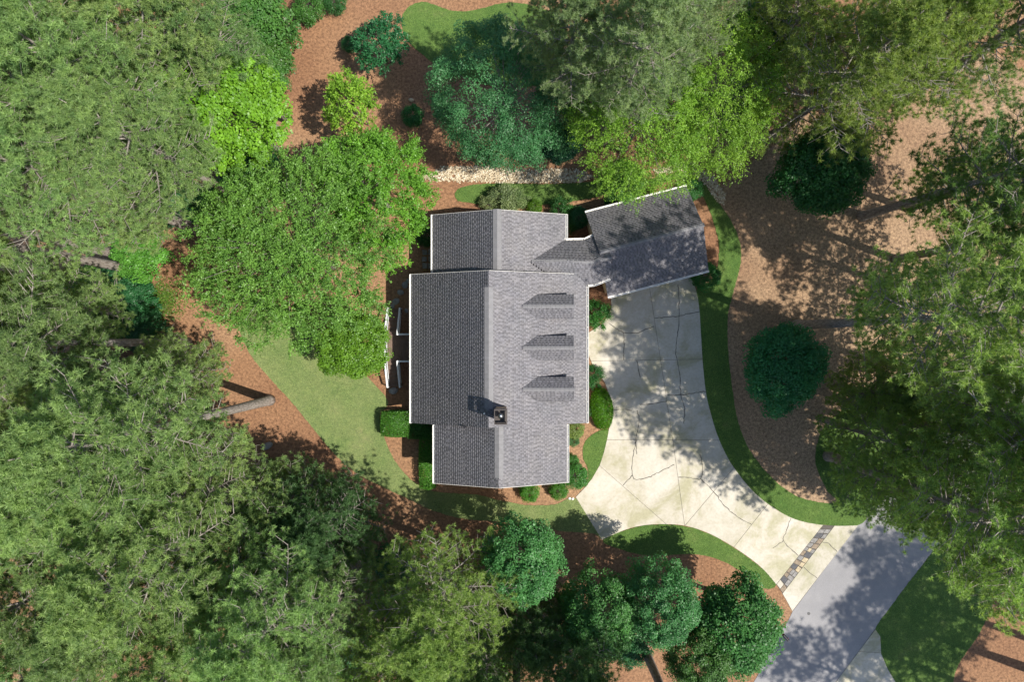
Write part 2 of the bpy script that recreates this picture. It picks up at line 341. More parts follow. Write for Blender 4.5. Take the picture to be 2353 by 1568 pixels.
# ------------------------------------------------------------------ house
house = empty('house', (0, 0, 0)); tag(house, 'grey shingled house with three dormers, chimney and attached angled garage', 'house')
def solid(name, pts, thick, mat, parent):
    nrm = (pts[1] - pts[0]).cross(pts[2] - pts[0]).normalized()
    if nrm.z < 0: pts = pts[::-1]; nrm = -nrm
    n = len(pts); V = [p for p in pts] + [p - Vector((0, 0, thick)) for p in pts]
    return mesh(name, V, [tuple(range(n)), tuple(range(2 * n - 1, n - 1, -1))] + [(i, i + n, (i + 1) % n + n, (i + 1) % n) for i in range(n)], mat, parent)
def shingles(pts, parent, seed):
    "courses of laminated shingles over one roof plane; pts[0]->pts[1] is the eave"
    rnd = random.Random(seed); e = (pts[1] - pts[0]).normalized(); nrm = e.cross(pts[2] - pts[1]).normalized()
    if nrm.z < 0: nrm = -nrm
    s = nrm.cross(e)
    if s.z < 0: s = -s
    P = [((p - pts[0]).dot(e), (p - pts[0]).dot(s)) for p in pts]
    smax = max(p[1] for p in P); ex = .142; V = []; F = []; T = []
    for r in range(int(math.ceil(smax / ex))):
        s0, s1 = r * ex, min((r + 1) * ex + .01, smax); mid = (s0 + s1) / 2; xs = []
        for i in range(len(P)):
            (x0, y0), (x1, y1) = P[i], P[(i + 1) % len(P)]
            if (y0 - mid) * (y1 - mid) < 0: xs.append(x0 + (x1 - x0) * (mid - y0) / (y1 - y0))
        if len(xs) < 2: continue
        xa, xe = min(xs), max(xs); x = xa - rnd.uniform(0, .5); dark = rnd.random() < .5; row = rnd.uniform(.95, 1.05)
        while x < xe - .01:
            wd = rnd.uniform(.075, .125) if dark else rnd.uniform(.11, .2); x2 = min(x + wd, xe)
            if xe - x2 < .05: x2 = xe
            if x2 <= xa + .02: x = x2; dark = not dark; continue
            x = max(x, xa)
            lift = .012 if dark else rnd.uniform(.018, .026); b = len(V)
            for (xx, ss, h) in ((x, s0, lift), (x2, s0, lift), (x2, s1, .008), (x, s1, .008), (x, s0, .0), (x2, s0, .0)): V.append(pts[0] + e * xx + s * ss + nrm * h)
            F += [(b, b + 1, b + 2, b + 3), (b + 4, b + 5, b + 1, b)]
            t = (rnd.uniform(.66, .86) if dark else rnd.uniform(.92, 1.2)) * row; T += [t] * 6; x = x2; dark = not dark if rnd.random() < .9 else dark
    m = npmesh('shingles', np.array([tuple(v) for v in V]), np.array(F), M['shingle'], np.array(T))
    o = put(bpy.data.objects.new('shingles', m), parent); o['kind'] = 'stuff'; return o
V3 = Vector
def roof(pts, parent, seed, name='roof'):
    r = solid(name, [p.copy() for p in pts], .16, M['deckroof'], parent)
    shingles(pts, r if parent == house else parent, seed); return r
mx0, mx1, my0, my1, mr = -7.12, 5.29, -5.82, 4.72, -1.553
zr, zl, zq = 6.6, 3.9, 3.9
roof([V3((mx0, my1, zl)), V3((mx0, my0, zl)), V3((mr, my0, zr)), V3((mr, my1, zr))], house, 1)
roof([V3((mx1, my0, zq)), V3((mx1, my1, zq)), V3((mr, my1, zr)), V3((mr, my0, zr))], house, 2)
sy = -9.92
roof([V3((-5.385, my0 + .12, 4.74)), V3((-5.385, sy, 4.74)), V3((-.877, sy, 6.333)), V3((-.877, my0 + .12, 6.333))], house, 3)
roof([V3((3.85, sy, 4.468)), V3((3.85, my0, 4.468)), V3((-.877, my0, 6.333)), V3((-.877, sy, 6.333))], house, 4)
ny = 9.04
roof([V3((-5.66, ny, 3.4)), V3((-5.66, 4.45, 3.4)), V3((-1.016, 4.45, 5.4)), V3((-1.016, ny, 5.4))], house, 5)
roof([V3((3.83, 4.45, 3.6)), V3((3.83, ny, 3.6)), V3((-1.016, ny, 5.4)), V3((-1.016, 4.45, 5.4))], house, 6)
# breezeway roof
A0, A1, A2 = V3((3.72, 7.17, 3.65)), Z1(1330, 428, 3.65), Z1(1425, 385, 3.65)
B0, B1, B2 = V3((1.275, 5.57, 4.55)), Z1(1392, 558, 4.55), Z1(1490, 530, 4.55)
C0, C1, C2 = V3((5.25, 3.98, 3.9)), Z1(1390, 695, 3.9), Z1(1480, 658, 3.9)
roof([A1, A0, B0, B1], house, 7); roof([A2, A1, B1, B2], house, 8)
roof([C0, C1, B1, B0, V3((2.67, 4.65, 4.175)), V3((4.7, 4.65, 4.175))], house, 9); roof([C1, C2, B2, B1], house, 10)
# garage
TL, TR, BR, BL = V3((5.316, 9.253, 3)), V3((12.60, 11.17, 3)), V3((14.19, 5.12, 3)), V3((6.925, 3.205, 3))
g0, g1 = (TL + BL) / 2 + V3((0, 0, 1.5)), (TR + BR) / 2 + V3((0, 0, 1.5))
roof([TR, TL, g0, g1], house, 11); roof([BL, BR, g1, g0], house, 12)
# ridge caps
def ridge(p, q, parent=house, wd=.3, sl=.44, mat=None):
    p, q = V3(p), V3(q); d = (q - p).normalized(); sd = d.cross(V3((0, 0, 1))).normalized(); n = max(2, int((q - p).length / .3)); V = []; F = []
    for i in range(n):
        a = p.lerp(q, i / n); b = p.lerp(q, (i + 1) / n + .02); k = len(V)
        for e, h in ((a, .055), (b, .04)):
            for t, dz in ((-wd, -wd * sl), (0, 0), (wd, -wd * sl)): V.append(e + sd * t + V3((0, 0, h + dz)))
            for t, dz in ((-wd, -wd * sl - .05), (wd, -wd * sl - .05)): V.append(e + sd * t + V3((0, 0, h + dz)))
        F += [(k, k + 1, k + 6, k + 5), (k + 1, k + 2, k + 7, k + 6), (k + 3, k, k + 5, k + 8), (k + 2, k + 4, k + 9, k + 7), (k + 3, k + 4, k + 2, k + 1, k)]
    return mesh('ridge_cap', V, F, M['ridge'], parent)
ridge((mr, my1 - 1.1, zr), (mr, -4.4, zr)); ridge((-.877, -5.75, 6.333), (-.877, sy + .75, 6.333), sl=.42); ridge((-1.016, 4.55, 5.4), (-1.016, ny - .05, 5.4), sl=.4)
ridge(g0 + (g1 - g0) * .01, g1 - (g1 - g0) * .01, wd=.14, sl=.47); ridge(B0 + V3((.1, 0, 0)), B1, wd=.15, sl=.48); ridge(B1, B2, wd=.15, sl=.48)
# walls
def gable(name, a, b, c, d, za, zc, r0, r1, zr_, mat, z0=-.1, parent=house):
    "a-b and c-d are the two eave walls (plan), r0/r1 ridge ends over a-d and b-c"
    V = [(*a, z0), (*b, z0), (*c, z0), (*d, z0), (*a, za), (*b, za), (*c, zc), (*d, zc), (*r0, zr_), (*r1, zr_)]
    return mesh(name, V, [(0, 1, 5, 4), (2, 3, 7, 6), (1, 2, 6, 9, 5), (3, 0, 4, 8, 7), (4, 5, 9, 8), (8, 9, 6, 7)], mat, parent)
gable('wall', (mx0 + .45, my1 - .3), (mx0 + .45, my0 + .3), (mx1 - .45, my0 + .3), (mx1 - .45, my1 - .3), zl + .08, zq - .02, (mr, my1 - .3), (mr, my0 + .3), zr - .25, M['siding'])
gable('wall', (-4.95, my0 + .5), (-4.95, sy + .3), (3.4, sy + .3), (3.4, my0 + .5), 4.7, 4.44, (-.877, my0 + .5), (-.877, sy + .3), 6.1, M['siding'])
gable('wall', (-5.25, ny - .3), (-5.25, 4.3), (3.42, 4.3), (3.42, ny - .3), 3.4, 3.57, (-1.016, ny - .3), (-1.016, 4.3), 5.18, M['siding'])
ge = (TR - TL).normalized(); gs = (BL - TL).normalized()
gq = lambda p, i, j: tuple((p + ge * i + gs * j).xy)
gable('garage_wall', gq(TL, .3, .4), gq(TR, -.3, .4), gq(BR, -.3, -.4), gq(BL, .3, -.4), 3.12, 3.12, tuple((g0 + ge * .3).xy), tuple((g1 - ge * .3).xy), 4.3, M['siding'])
bw = [(A0 - V3((0, .3, 0))), (A1 - V3((0, .3, 0))), A2 - V3((0, .3, 0)), C2 + V3((0, .3, 0)), C1 + V3((0, .3, 0)), C0 + V3((0, .35, 0))]
mesh('breezeway_wall', [(p.x, p.y, 0) for p in bw] + [(p.x, p.y, 3.7) for p in bw], [(i, (i + 1) % 6, (i + 1) % 6 + 6, i + 6) for i in range(6)], M['siding'], house)
grz = math.atan2(ge.y, ge.x)
for t in (2.0, 5.4):
    c = BL + ge * t - gs * .38; d = MB().box((c.x, c.y, 1.15), (2.7, .08, 2.3), grz).build('garage_door', M['white'], house)
    for k in range(4): MB().box((c.x + gs.x * .05, c.y + gs.y * .05, .32 + k * .55), (2.55, .03, .48), grz).build('panel', M['white'], d)
def window(x, y, z, wx, wz, rz=0):
    f = MB().box((x, y, z), (wx + .16, .1, wz + .16), rz).build('window', M['white'], house)
    co, si = math.cos(rz), math.sin(rz)
    for k in (-.25, .25): MB().box((x + k * wx * co + .04 * si, y + k * wx * si - .04 * co, z), (wx * .46, .06, wz * .94), rz).build('pane', M['glass'], f)
for y in (3.4, 1.8, -3.0, -4.6): window(mx1 - .43, y, 1.7, 1.0, 1.6, math.pi / 2)
for y in (3.6, 2.2, -3.4, -4.8): window(mx0 + .43, y, 1.7, 1.0, 1.5, -math.pi / 2)
for x in (-3, .9): window(x, sy + .28, 1.8, 1.1, 1.6)
MB().box((mx1 - .43, -.5, 1.05), (.1, 1.0, 2.1)).build('door', M['deckwood'], house)
MB().box((mx0 + .43, -.5, 2.25), (.1, 1.7, 2.1)).build('door', M['white'], house)
# gutters
def gutter(p, q, inward):
    p, q = V3(p), V3(q); o = V3(inward).normalized() * -1; b = MB(); z = V3((0, 0, -.06))
    b.bar(p + o * .135 + z * .6, q + o * .135 + z * .6, .026, .13); b.bar(p + o * .07 + z * 1.9, q + o * .07 + z * 1.9, .16, .02); b.bar(p + o * .008 + z * 2.2, q + o * .008 + z * 2.2, .02, .15)
    n = max(2, int((q - p).length / .75)); d = (q - p)
    for i in range(n + 1): c = p + d * (i / n) + o * .07 + z * .1; b.bar(c - o * .07, c + o * .06, .035, .012)
    return b.build('gutter', M['white'], house)
gutter((mx0, my1, zl), (mx0, my0, zl), (1, 0, 0)); gutter((mx1, my0, zq), (mx1, 4.0, zq), (-1, 0, 0))
gutter((-5.385, my0 - .05, 4.74), (-5.385, sy, 4.74), (1, 0, 0)); gutter((3.85, my0 - .05, 4.468), (3.85, sy, 4.468), (-1, 0, 0))
gutter((-5.66, ny, 3.4), (-5.66, 4.75, 3.4), (1, 0, 0)); gutter((3.83, ny, 3.6), (3.83, 7.25, 3.6), (-1, 0, 0))
gutter(TL, TR, gs); gutter(BL, BR, -gs); gutter(A0, A1, (0, -1, 0)); gutter(A1, A2, (A2 - A1).cross(V3((0, 0, 1)))); gutter(C0, C1, (0, 1, 0)); gutter(C1, C2, (C2 - C1).cross(V3((0, 0, -1))))
for a, b in (((mr, my1 + .012, zr - .1), (mx0, my1 + .012, zl - .1)), ((mr, my1 + .012, zr - .1), (mx1, my1 + .012, zq - .1)), ((-1.016, ny + .012, 5.3), (-5.66, ny + .012, 3.3)), ((-1.016, ny + .012, 5.3), (3.83, ny + .012, 3.5)), ((-.877, sy - .012, 6.23), (-5.385, sy - .012, 4.64)), ((-.877, sy - .012, 6.23), (3.85, sy - .012, 4.37))):
    MB().bar(a, b, .02, .17).build('rake_board', M['white'], house)
# dormers
for i, yc in enumerate((2.37, -.474, -3.317)):
    d = empty('dormer', (0, 0, 0), parent=house)
    roof([V3((4.24, yc + .84, 5.31)), V3((1.72, yc + .84, 5.31)), V3((.54, yc, 5.774)), V3((4.24, yc, 5.774))], d, 20 + i)
    roof([V3((1.72, yc - .84, 5.31)), V3((4.24, yc - .84, 5.31)), V3((4.24, yc, 5.774)), V3((.54, yc, 5.774))], d, 30 + i)
    ridge((.75, yc, 5.774), (4.22, yc, 5.774), d, .12, .53)
    gable('dormer_wall', (1.4, yc + .66), (3.95, yc + .66), (3.95, yc - .66), (1.4, yc - .66), 5.26, 5.26, (1.4, yc), (3.95, yc), 5.6, M['siding'], 4.2, d)
    MB().box((3.97, yc, 4.75), (.08, .85, 1.0)).build('window_frame', M['white'], d); MB().box((4.0, yc, 4.75), (.06, .7, .86)).build('pane', M['glass'], d)
# chimney with metal shroud
cx, cy = -.72, -4.84
ch = MB().box((cx, cy, 7.2), (.70, .84, 2.1)).build('chimney', M['stonewall'], house)
s = MB(); zc = 8.75
for sx in (-1, 1): s.box((cx + sx * .39, cy, zc), (.055, .97, .42))
for sy_ in (-1, 1): s.box((cx, cy + sy_ * .458, zc), (.72, .055, .42))
for sx in (-1, 1):
    for sy_ in (-1, 1): s.box((cx + sx * .31, cy + sy_ * .38, 8.4), (.05, .05, .34))
s.build('chimney_shroud', M['darkmetal'], ch)
MB().box((cx, cy, 8.265), (.8, .94, .03)).build('chimney_pan', M['darkmetal'], ch)
MB().tube([(cx, cy + .06, 8.2), (cx, cy + .06, 8.72)], [.12, .12], 16).build('flue', M['steel'], ch, True)
MB().tube([(cx, cy + .06, 8.76), (cx, cy + .06, 8.79), (cx, cy + .06, 8.9)], [.19, .19, .02], 20).build('flue_cap', M['steel'], ch, True)
for (a, b, h, r, hh) in ((760, 968, 6.0, .05, .25), (905, 862, 6.6, .05, .3)):
    p = G3(836.8 + a * .3049, 687.4 + b * .3049, h); MB().tube([p - V3((0, 0, .5)), p + V3((0, 0, hh))], [r, r], 10).build('vent_pipe', M['black'] if a < 800 else M['white'], house, True)

# ------------------------------------------------------------------ deck with two flights of steps
deck = empty('deck', (-8.2, -.5, 0)); tag(deck, 'brown timber deck with pale rails and two flights of steps beside the house', 'deck')
deck.location = (0, 0, 0)
zd = 1.15
for i in range(18): MB().box((-9.38 + .07 + i * .1405, -.5, zd - .015), (.13, 1.98, .03)).build('board', M['deckwood'], deck)
fr = MB()
for y in (-1.45, -.5, .45): fr.box((-8.12, y, zd - .12), (2.5, .05, .18))
for x in (-9.3, -8.2, -7.1):
    for y in (-1.4, .4): fr.box((x, y, .47), (.1, .1, .98))
fr.build('frame', M['deckwood'], deck)
for sgn, y0 in ((-1, -1.5), (1, .49)):
    for k in range(6):
        z = zd - (k + 1) * .165
        for j in (0, 1): MB().box((-8.9, y0 + sgn * (.08 + k * .335 + j * .152), z), (.95, .142, .035)).build('tread', M['deckwood'], deck)
    st = MB()
    for x in (-9.36, -8.44): st.bar((x, y0, zd - .16), (x, y0 + sgn * 2.05, .05), .05, .24)
    st.build('stringer', M['deckwood'], deck)
    for x, w_ in ((-9.36, 0), (-8.44, 0)):
        b = MB(); b.bar((x, y0, zd + .95), (x, y0 + sgn * 2.0, .98), .13, .05); b.bar((x, y0, zd + .1), (x, y0 + sgn * 2.0, .14), .05, .06)
        for k in range(14): yy = y0 + sgn * (.08 + k * .145); zz = zd - 1.15 * (k * .145 + .08) / 2.05; b.box((x, yy, zz + .52), (.035, .035, .86))
        for yy, zz in ((y0, zd), (y0 + sgn * 1.98, .02)): b.box((x, yy, zz + .5), (.09, .09, 1.0))
        b.build('stair_rail', M['railpaint'], deck)
    b = MB(); b.bar((-8.44, y0, zd + .96), (-6.7, y0, zd + .96), .13, .05); b.bar((-8.44, y0, zd + .1), (-6.7, y0, zd + .1), .05, .06)
    for k in range(12): b.box((-8.3 + k * .14, y0, zd + .53), (.035, .035, .86))
    b.build('railing', M['railpaint'], deck)
b = MB(); b.bar((-9.36, -1.5, zd + .96), (-9.36, .49, zd + .96), .13, .05); b.bar((-9.36, -1.5, zd + .1), (-9.36, .49, zd + .1), .05, .06)
for k in range(13): b.box((-9.36, -1.42 + k * .15, zd + .53), (.035, .035, .86))
b.build('railing', M['railpaint'], deck)

# ------------------------------------------------------------------ stones
def stone_mesh(seed, sx, sy, sz, mat, sub=2):
    rnd = random.Random(seed); bm = bmesh.new(); bmesh.ops.create_icosphere(bm, subdivisions=sub, radius=.5)
    k = [V3((rnd.uniform(-1, 1), rnd.uniform(-1, 1), rnd.uniform(-1, 1))).normalized() for _ in range(7)]
    for v in bm.verts:
        d = v.co.normalized(); q = 1 + sum((.16 if i % 2 else -.2) * max(0, d.dot(a)) ** 2 for i, a in enumerate(k))
        v.co = V3((d.x * sx, d.y * sy, d.z * sz)) * .5 * q
    m = bpy.data.meshes.new('stone'); bm.to_mesh(m); bm.free(); m.materials.append(mat); return m
def stone(name, u, v, sx, sy, sz, rz, label, mat=None, group=None, seed=1):
    o = put(bpy.data.objects.new(name, stone_mesh(seed, sx, sy, sz, mat or M['boulder']))); o.location = (*G(u, v), sz * .18); o.rotation_euler = (0, 0, rz)
    tag(o, label, 'rock', group); return o
stone('boulder', 615, 1025, 1.0, .55, .5, .5, 'blue-grey boulder at the pine branch tips on shaded mulch west of lawn', seed=3)
stone('boulder', 905, 899, .75, .6, .4, .2, 'pale grey stone at the foot of the deck steps by the lawn', seed=4)
for i, (u, v, s_) in enumerate([(941, 646, .5), (930, 656, .62), (921, 674, .55), (911, 693, .6), (934, 714, .42), (950, 634, .4), (902, 704, .45)]):
    stone('stepping_stone', u, v, s_, s_ * .8, .16, i * 1.3, 'grey stepping stone in the shaded bed between deck and stone landing', M['boulder'], 'stepping stones beside the deck', 10 + i)
stone('boulder', 945, 230, .4, .3, .2, 0, 'small pale rock lying on shaded mulch beside the dark evergreen', M['slate_tan'], seed=7)
for i, (u, v) in enumerate([(1309, 1146), (1316, 1147)]): stone('rock', u, v, .24, .2, .16, i, 'small white rock by the low bush at the corner of the driveway', M['white'], 'white rocks at the driveway corner', 30 + i)
fl = empty('flagstone_landing', (0, 0, 0)); tag(fl, 'small landing of irregular flagstones against the north wing wall', 'paving')
rnd = random.Random(9)
for j in range(3):
    for i in range(2):
        u, v = 969 + i * 14, 573 + j * 15.5
        q = [(u + rnd.uniform(0, 2), v + rnd.uniform(0, 2)), (u + 13 - rnd.uniform(0, 2), v + rnd.uniform(0, 3)), (u + 13 - rnd.uniform(0, 3), v + 14 - rnd.uniform(0, 2)), (u + rnd.uniform(0, 3), v + 14 - rnd.uniform(0, 3))]
        sheet('flagstone', q, .08 + rnd.uniform(0, .01), .09, M['slate'], fl)
fp = empty('flagstone_patio', (0, 0, 0)); tag(fp, 'tan flagstone patch glimpsed through a gap between the pines', 'paving')
for q in ([(196, 1502), (210, 1508), (218, 1516), (210, 1522), (196, 1514)], [(182, 1516), (194, 1514), (208, 1524), (202, 1532), (180, 1530)], [(214, 1498), (224, 1500), (226, 1512), (214, 1508), (203, 1500)], [(200, 1484), (214, 1482), (222, 1494), (210, 1498), (198, 1496)], [(186, 1498), (194, 1500), (194, 1512), (182, 1512)]):
    sheet('flagstone', q, .05, .06, M['slate_tan'], fp)
def rocks(name, plan, n, seed, smin, smax, label=None):
    rng = np.random.default_rng(seed); P = [G(*p) for p in plan]; xs = [p[0] for p in P]; ys = [p[1] for p in P]; pts = []
    def inside(x, y):
        c = False; j = len(P) - 1
        for i in range(len(P)):
            if (P[i][1] > y) != (P[j][1] > y) and x < (P[j][0] - P[i][0]) * (y - P[i][1]) / (P[j][1] - P[i][1]) + P[i][0]: c = not c
            j = i
        return c
    while len(pts) < n:
        x, y = rng.uniform(min(xs), max(xs)), rng.uniform(min(ys), max(ys))
        if inside(x + rng.normal(0, .06), y + rng.normal(0, .06)): pts.append((x, y))
    bm = bmesh.new(); bmesh.ops.create_icosphere(bm, subdivisions=1, radius=1); bm.verts.ensure_lookup_table()
    bv = np.array([tuple(v.co) for v in bm.verts]); bf = np.array([[v.index for v in f.verts] for f in bm.faces]); bm.free(); k = len(bv)
    V = np.zeros((n, k, 3)); T = np.repeat(rng.random(n), k)
    for i, (x, y) in enumerate(pts):
        s = rng.uniform(smin, smax); a = rng.uniform(0, 6.28); d = np.array([s * rng.uniform(.8, 1.3), s * rng.uniform(.6, .95), s * .55]); q = bv * d * (1 + rng.normal(0, .1, (k, 1)))
        V[i, :, 0] = x + q[:, 0] * math.cos(a) - q[:, 1] * math.sin(a); V[i, :, 1] = y + q[:, 0] * math.sin(a) + q[:, 1] * math.cos(a); V[i, :, 2] = q[:, 2] + s * .3
    F = (bf[None] + (np.arange(n) * k)[:, None, None]).reshape(-1, 3)
    o = put(bpy.data.objects.new(name, npmesh(name, V.reshape(-1, 3), F, M['rock'], T, True))); tag(o, label, 'rocks', kind='stuff'); return o
rocks('river_rocks', [(970, 405), (988, 400), (1008, 390), (1012, 383), (1060, 382), (1120, 382), (1170, 388), (1223, 392), (1275, 388), (1330, 390), (1365, 405), (1330, 420), (1270, 421), (1205, 421), (1140, 420), (1081, 417), (1010, 415), (972, 411)], 3000, 1, .045, .095, 'bed of tan river rocks along the narrow lawn north of the house')
rocks('river_rocks', [(1500, 392), (1560, 372), (1600, 378), (1640, 408), (1668, 450), (1662, 470), (1648, 462), (1622, 425), (1590, 402), (1555, 394), (1510, 405)], 1100, 2, .045, .095, 'curved bed of grey river rocks beyond the garage')
rocks('river_rocks', [(632, 45), (655, 38), (668, 52), (655, 66), (636, 62)], 160, 3, .05, .1, 'small heap of pale rocks among low shrubs at the mulch bed')
rocks('river_rocks', [(190, 1490), (215, 1470), (235, 1490), (240, 1520), (215, 1535), (185, 1520)], 200, 4, .05, .1, 'pale rocks scattered round the tan flagstone patch under the pines')

# ------------------------------------------------------------------ trees
def unit(a): return a / np.maximum(np.linalg.norm(a, axis=-1, keepdims=True), 1e-9)
def leaf_mesh(name, P, Nn, L, rng, wr=.5, T=None, fold=.15, tint=None):
    n = len(P); Nn = unit(Nn); r = rng.normal(size=(n, 3)) if T is None else T
    T = unit(r - Nn * np.sum(r * Nn, 1, keepdims=True)); B = np.cross(Nn, T); L = L[:, None]
    V = np.stack([P - T * L * .5, P + B * L * wr * .5 + Nn * L * fold, P + T * L * .5, P - B * L * wr * .5 + Nn * L * fold], 1)
    F = np.arange(n * 4).reshape(n, 4); t = rng.random(n) if tint is None else np.clip(tint, 0, 1)
    return npmesh(name, V.reshape(-1, 3), F, M['leaf'], np.repeat(t, 4))
def pine(seed, Ht, cb, Rr, ntuft, K=28, nl=.2, nlimb=40, sparse=1.0, r0=.36, wdt=.03, low=.6):
    rng = np.random.default_rng(seed); rnd = random.Random(seed)
    bx, by, ph = rnd.uniform(-.4, .4), rnd.uniform(-.4, .4), rnd.uniform(0, 6)
    ax = lambda z: V3((bx * math.sin(z / Ht * 2.2 + ph) - bx * math.sin(ph), by * math.sin(z / Ht * 2.6 + ph) - by * math.sin(ph), z))
    t = MB(); zs = [-.2, .5] + [Ht * k / 12 for k in range(1, 13)]
    t.tube([ax(max(z, 0)) if z > 0 else V3((0, 0, z)) for z in zs], [r0 * 1.3, r0 * 1.05] + [r0 * (1 - .95 * (k / 12) ** 1.1) for k in range(1, 13)], 10)
    trunk = t.data('trunk', M['bark'], True)
    lm = MB(); C = []; OD = []
    for i in range(nlimb):
        f = (i + rnd.random()) / nlimb; z = cb + (Ht - .6 - cb) * f; az = i * 2.39996 + rnd.uniform(-.4, .4)
        prof = (low + (1 - low) * math.sin(min(f / .35, 1) * math.pi / 2)) * (1 - max(0, (f - .35) / .65) ** 1.6 * .78)
        L = Rr * prof * rnd.uniform(.72, 1.08); el = -.08 + .75 * f + rnd.uniform(-.12, .15); p0 = ax(z); pts = [p0]
        for k in range(1, 6):
            q = k / 5; e = el + .28 * q; aa = az + rnd.uniform(-.09, .09); pts.append(pts[-1] + V3((math.cos(aa) * math.cos(e), math.sin(aa) * math.cos(e), math.sin(e))) * L / 5)
        rb = .014 + .013 * L; lm.tube(pts, [rb * (1 - .85 * k / 5) for k in range(6)], 5, False)
        od = V3((math.cos(az), math.sin(az), 0)); sd = V3((-od.y, od.x, 0))
        nsub = max(5, int(L * 4.2 * sparse))
        for k in range(nsub):
            q = .15 + .85 * (k + rnd.random()) / nsub; x = q * 5; j = min(int(x), 4); base = pts[j].lerp(pts[j + 1], x - j)
            sg = 1 if k % 2 else -1; sl = L * (.46 - .24 * q) * rnd.uniform(.45, 1.2) + .2
            tip = base + od * sl * rnd.uniform(.3, .8) + sd * sg * sl * rnd.uniform(.5, 1) + V3((0, 0, sl * rnd.uniform(.0, .4)))
            lm.tube([base, base.lerp(tip, .5) + V3((0, 0, .03)), tip], [rb * .3 + .004, rb * .2 + .004, .004], 3, False)
            w_ = max(2, int(ntuft / (nlimb * nsub) * rnd.uniform(.6, 1.5) * (.6 + L / Rr * .6)))
            for m in range(w_):
                u = rnd.uniform(.2, 1.08); c = base.lerp(tip, u) + V3((rnd.gauss(0, .14), rnd.gauss(0, .14), rnd.gauss(.1, .12))); C.append(tuple(c)); OD.append(tuple((tip - base).normalized()))
    tp = ax(Ht)
    for k in range(int(ntuft * .035)): C.append(tuple(tp + V3((rnd.gauss(0, .4), rnd.gauss(0, .4), rnd.uniform(-1.6, .25))))); OD.append((0, 0, 1))
    limbs = lm.data('limbs', M['bark2'], True)
    C = np.array(C); OD = np.array(OD); n = len(C); U = unit(rng.normal(size=(n, K, 3)) + OD[:, None] * .3 + np.array([0, 0, .5])); Ln = nl * rng.uniform(.7, 1.25, (n, K, 1)) * rng.uniform(.8, 1.2, (n, 1, 1))
    Sd = unit(np.cross(U, rng.normal(size=(n, K, 3)))) * wdt * .5; P = C[:, None] + U * .02
    V = np.stack([P - Sd, P + Sd, P + U * Ln], 2).reshape(-1, 3); F = np.arange(len(V)).reshape(-1, 3)
    tt = np.clip(rng.random((n, 1)) * .75 + rng.random((n, K)) * .25, 0, 1)
    crown = npmesh('crown', V, F, M['needle'], np.repeat(tt.ravel(), 3))
    return dict(parts=[('trunk', trunk), ('limbs', limbs), ('crown', crown)], hc=cb + (Ht - cb) * .5, R=Rr)
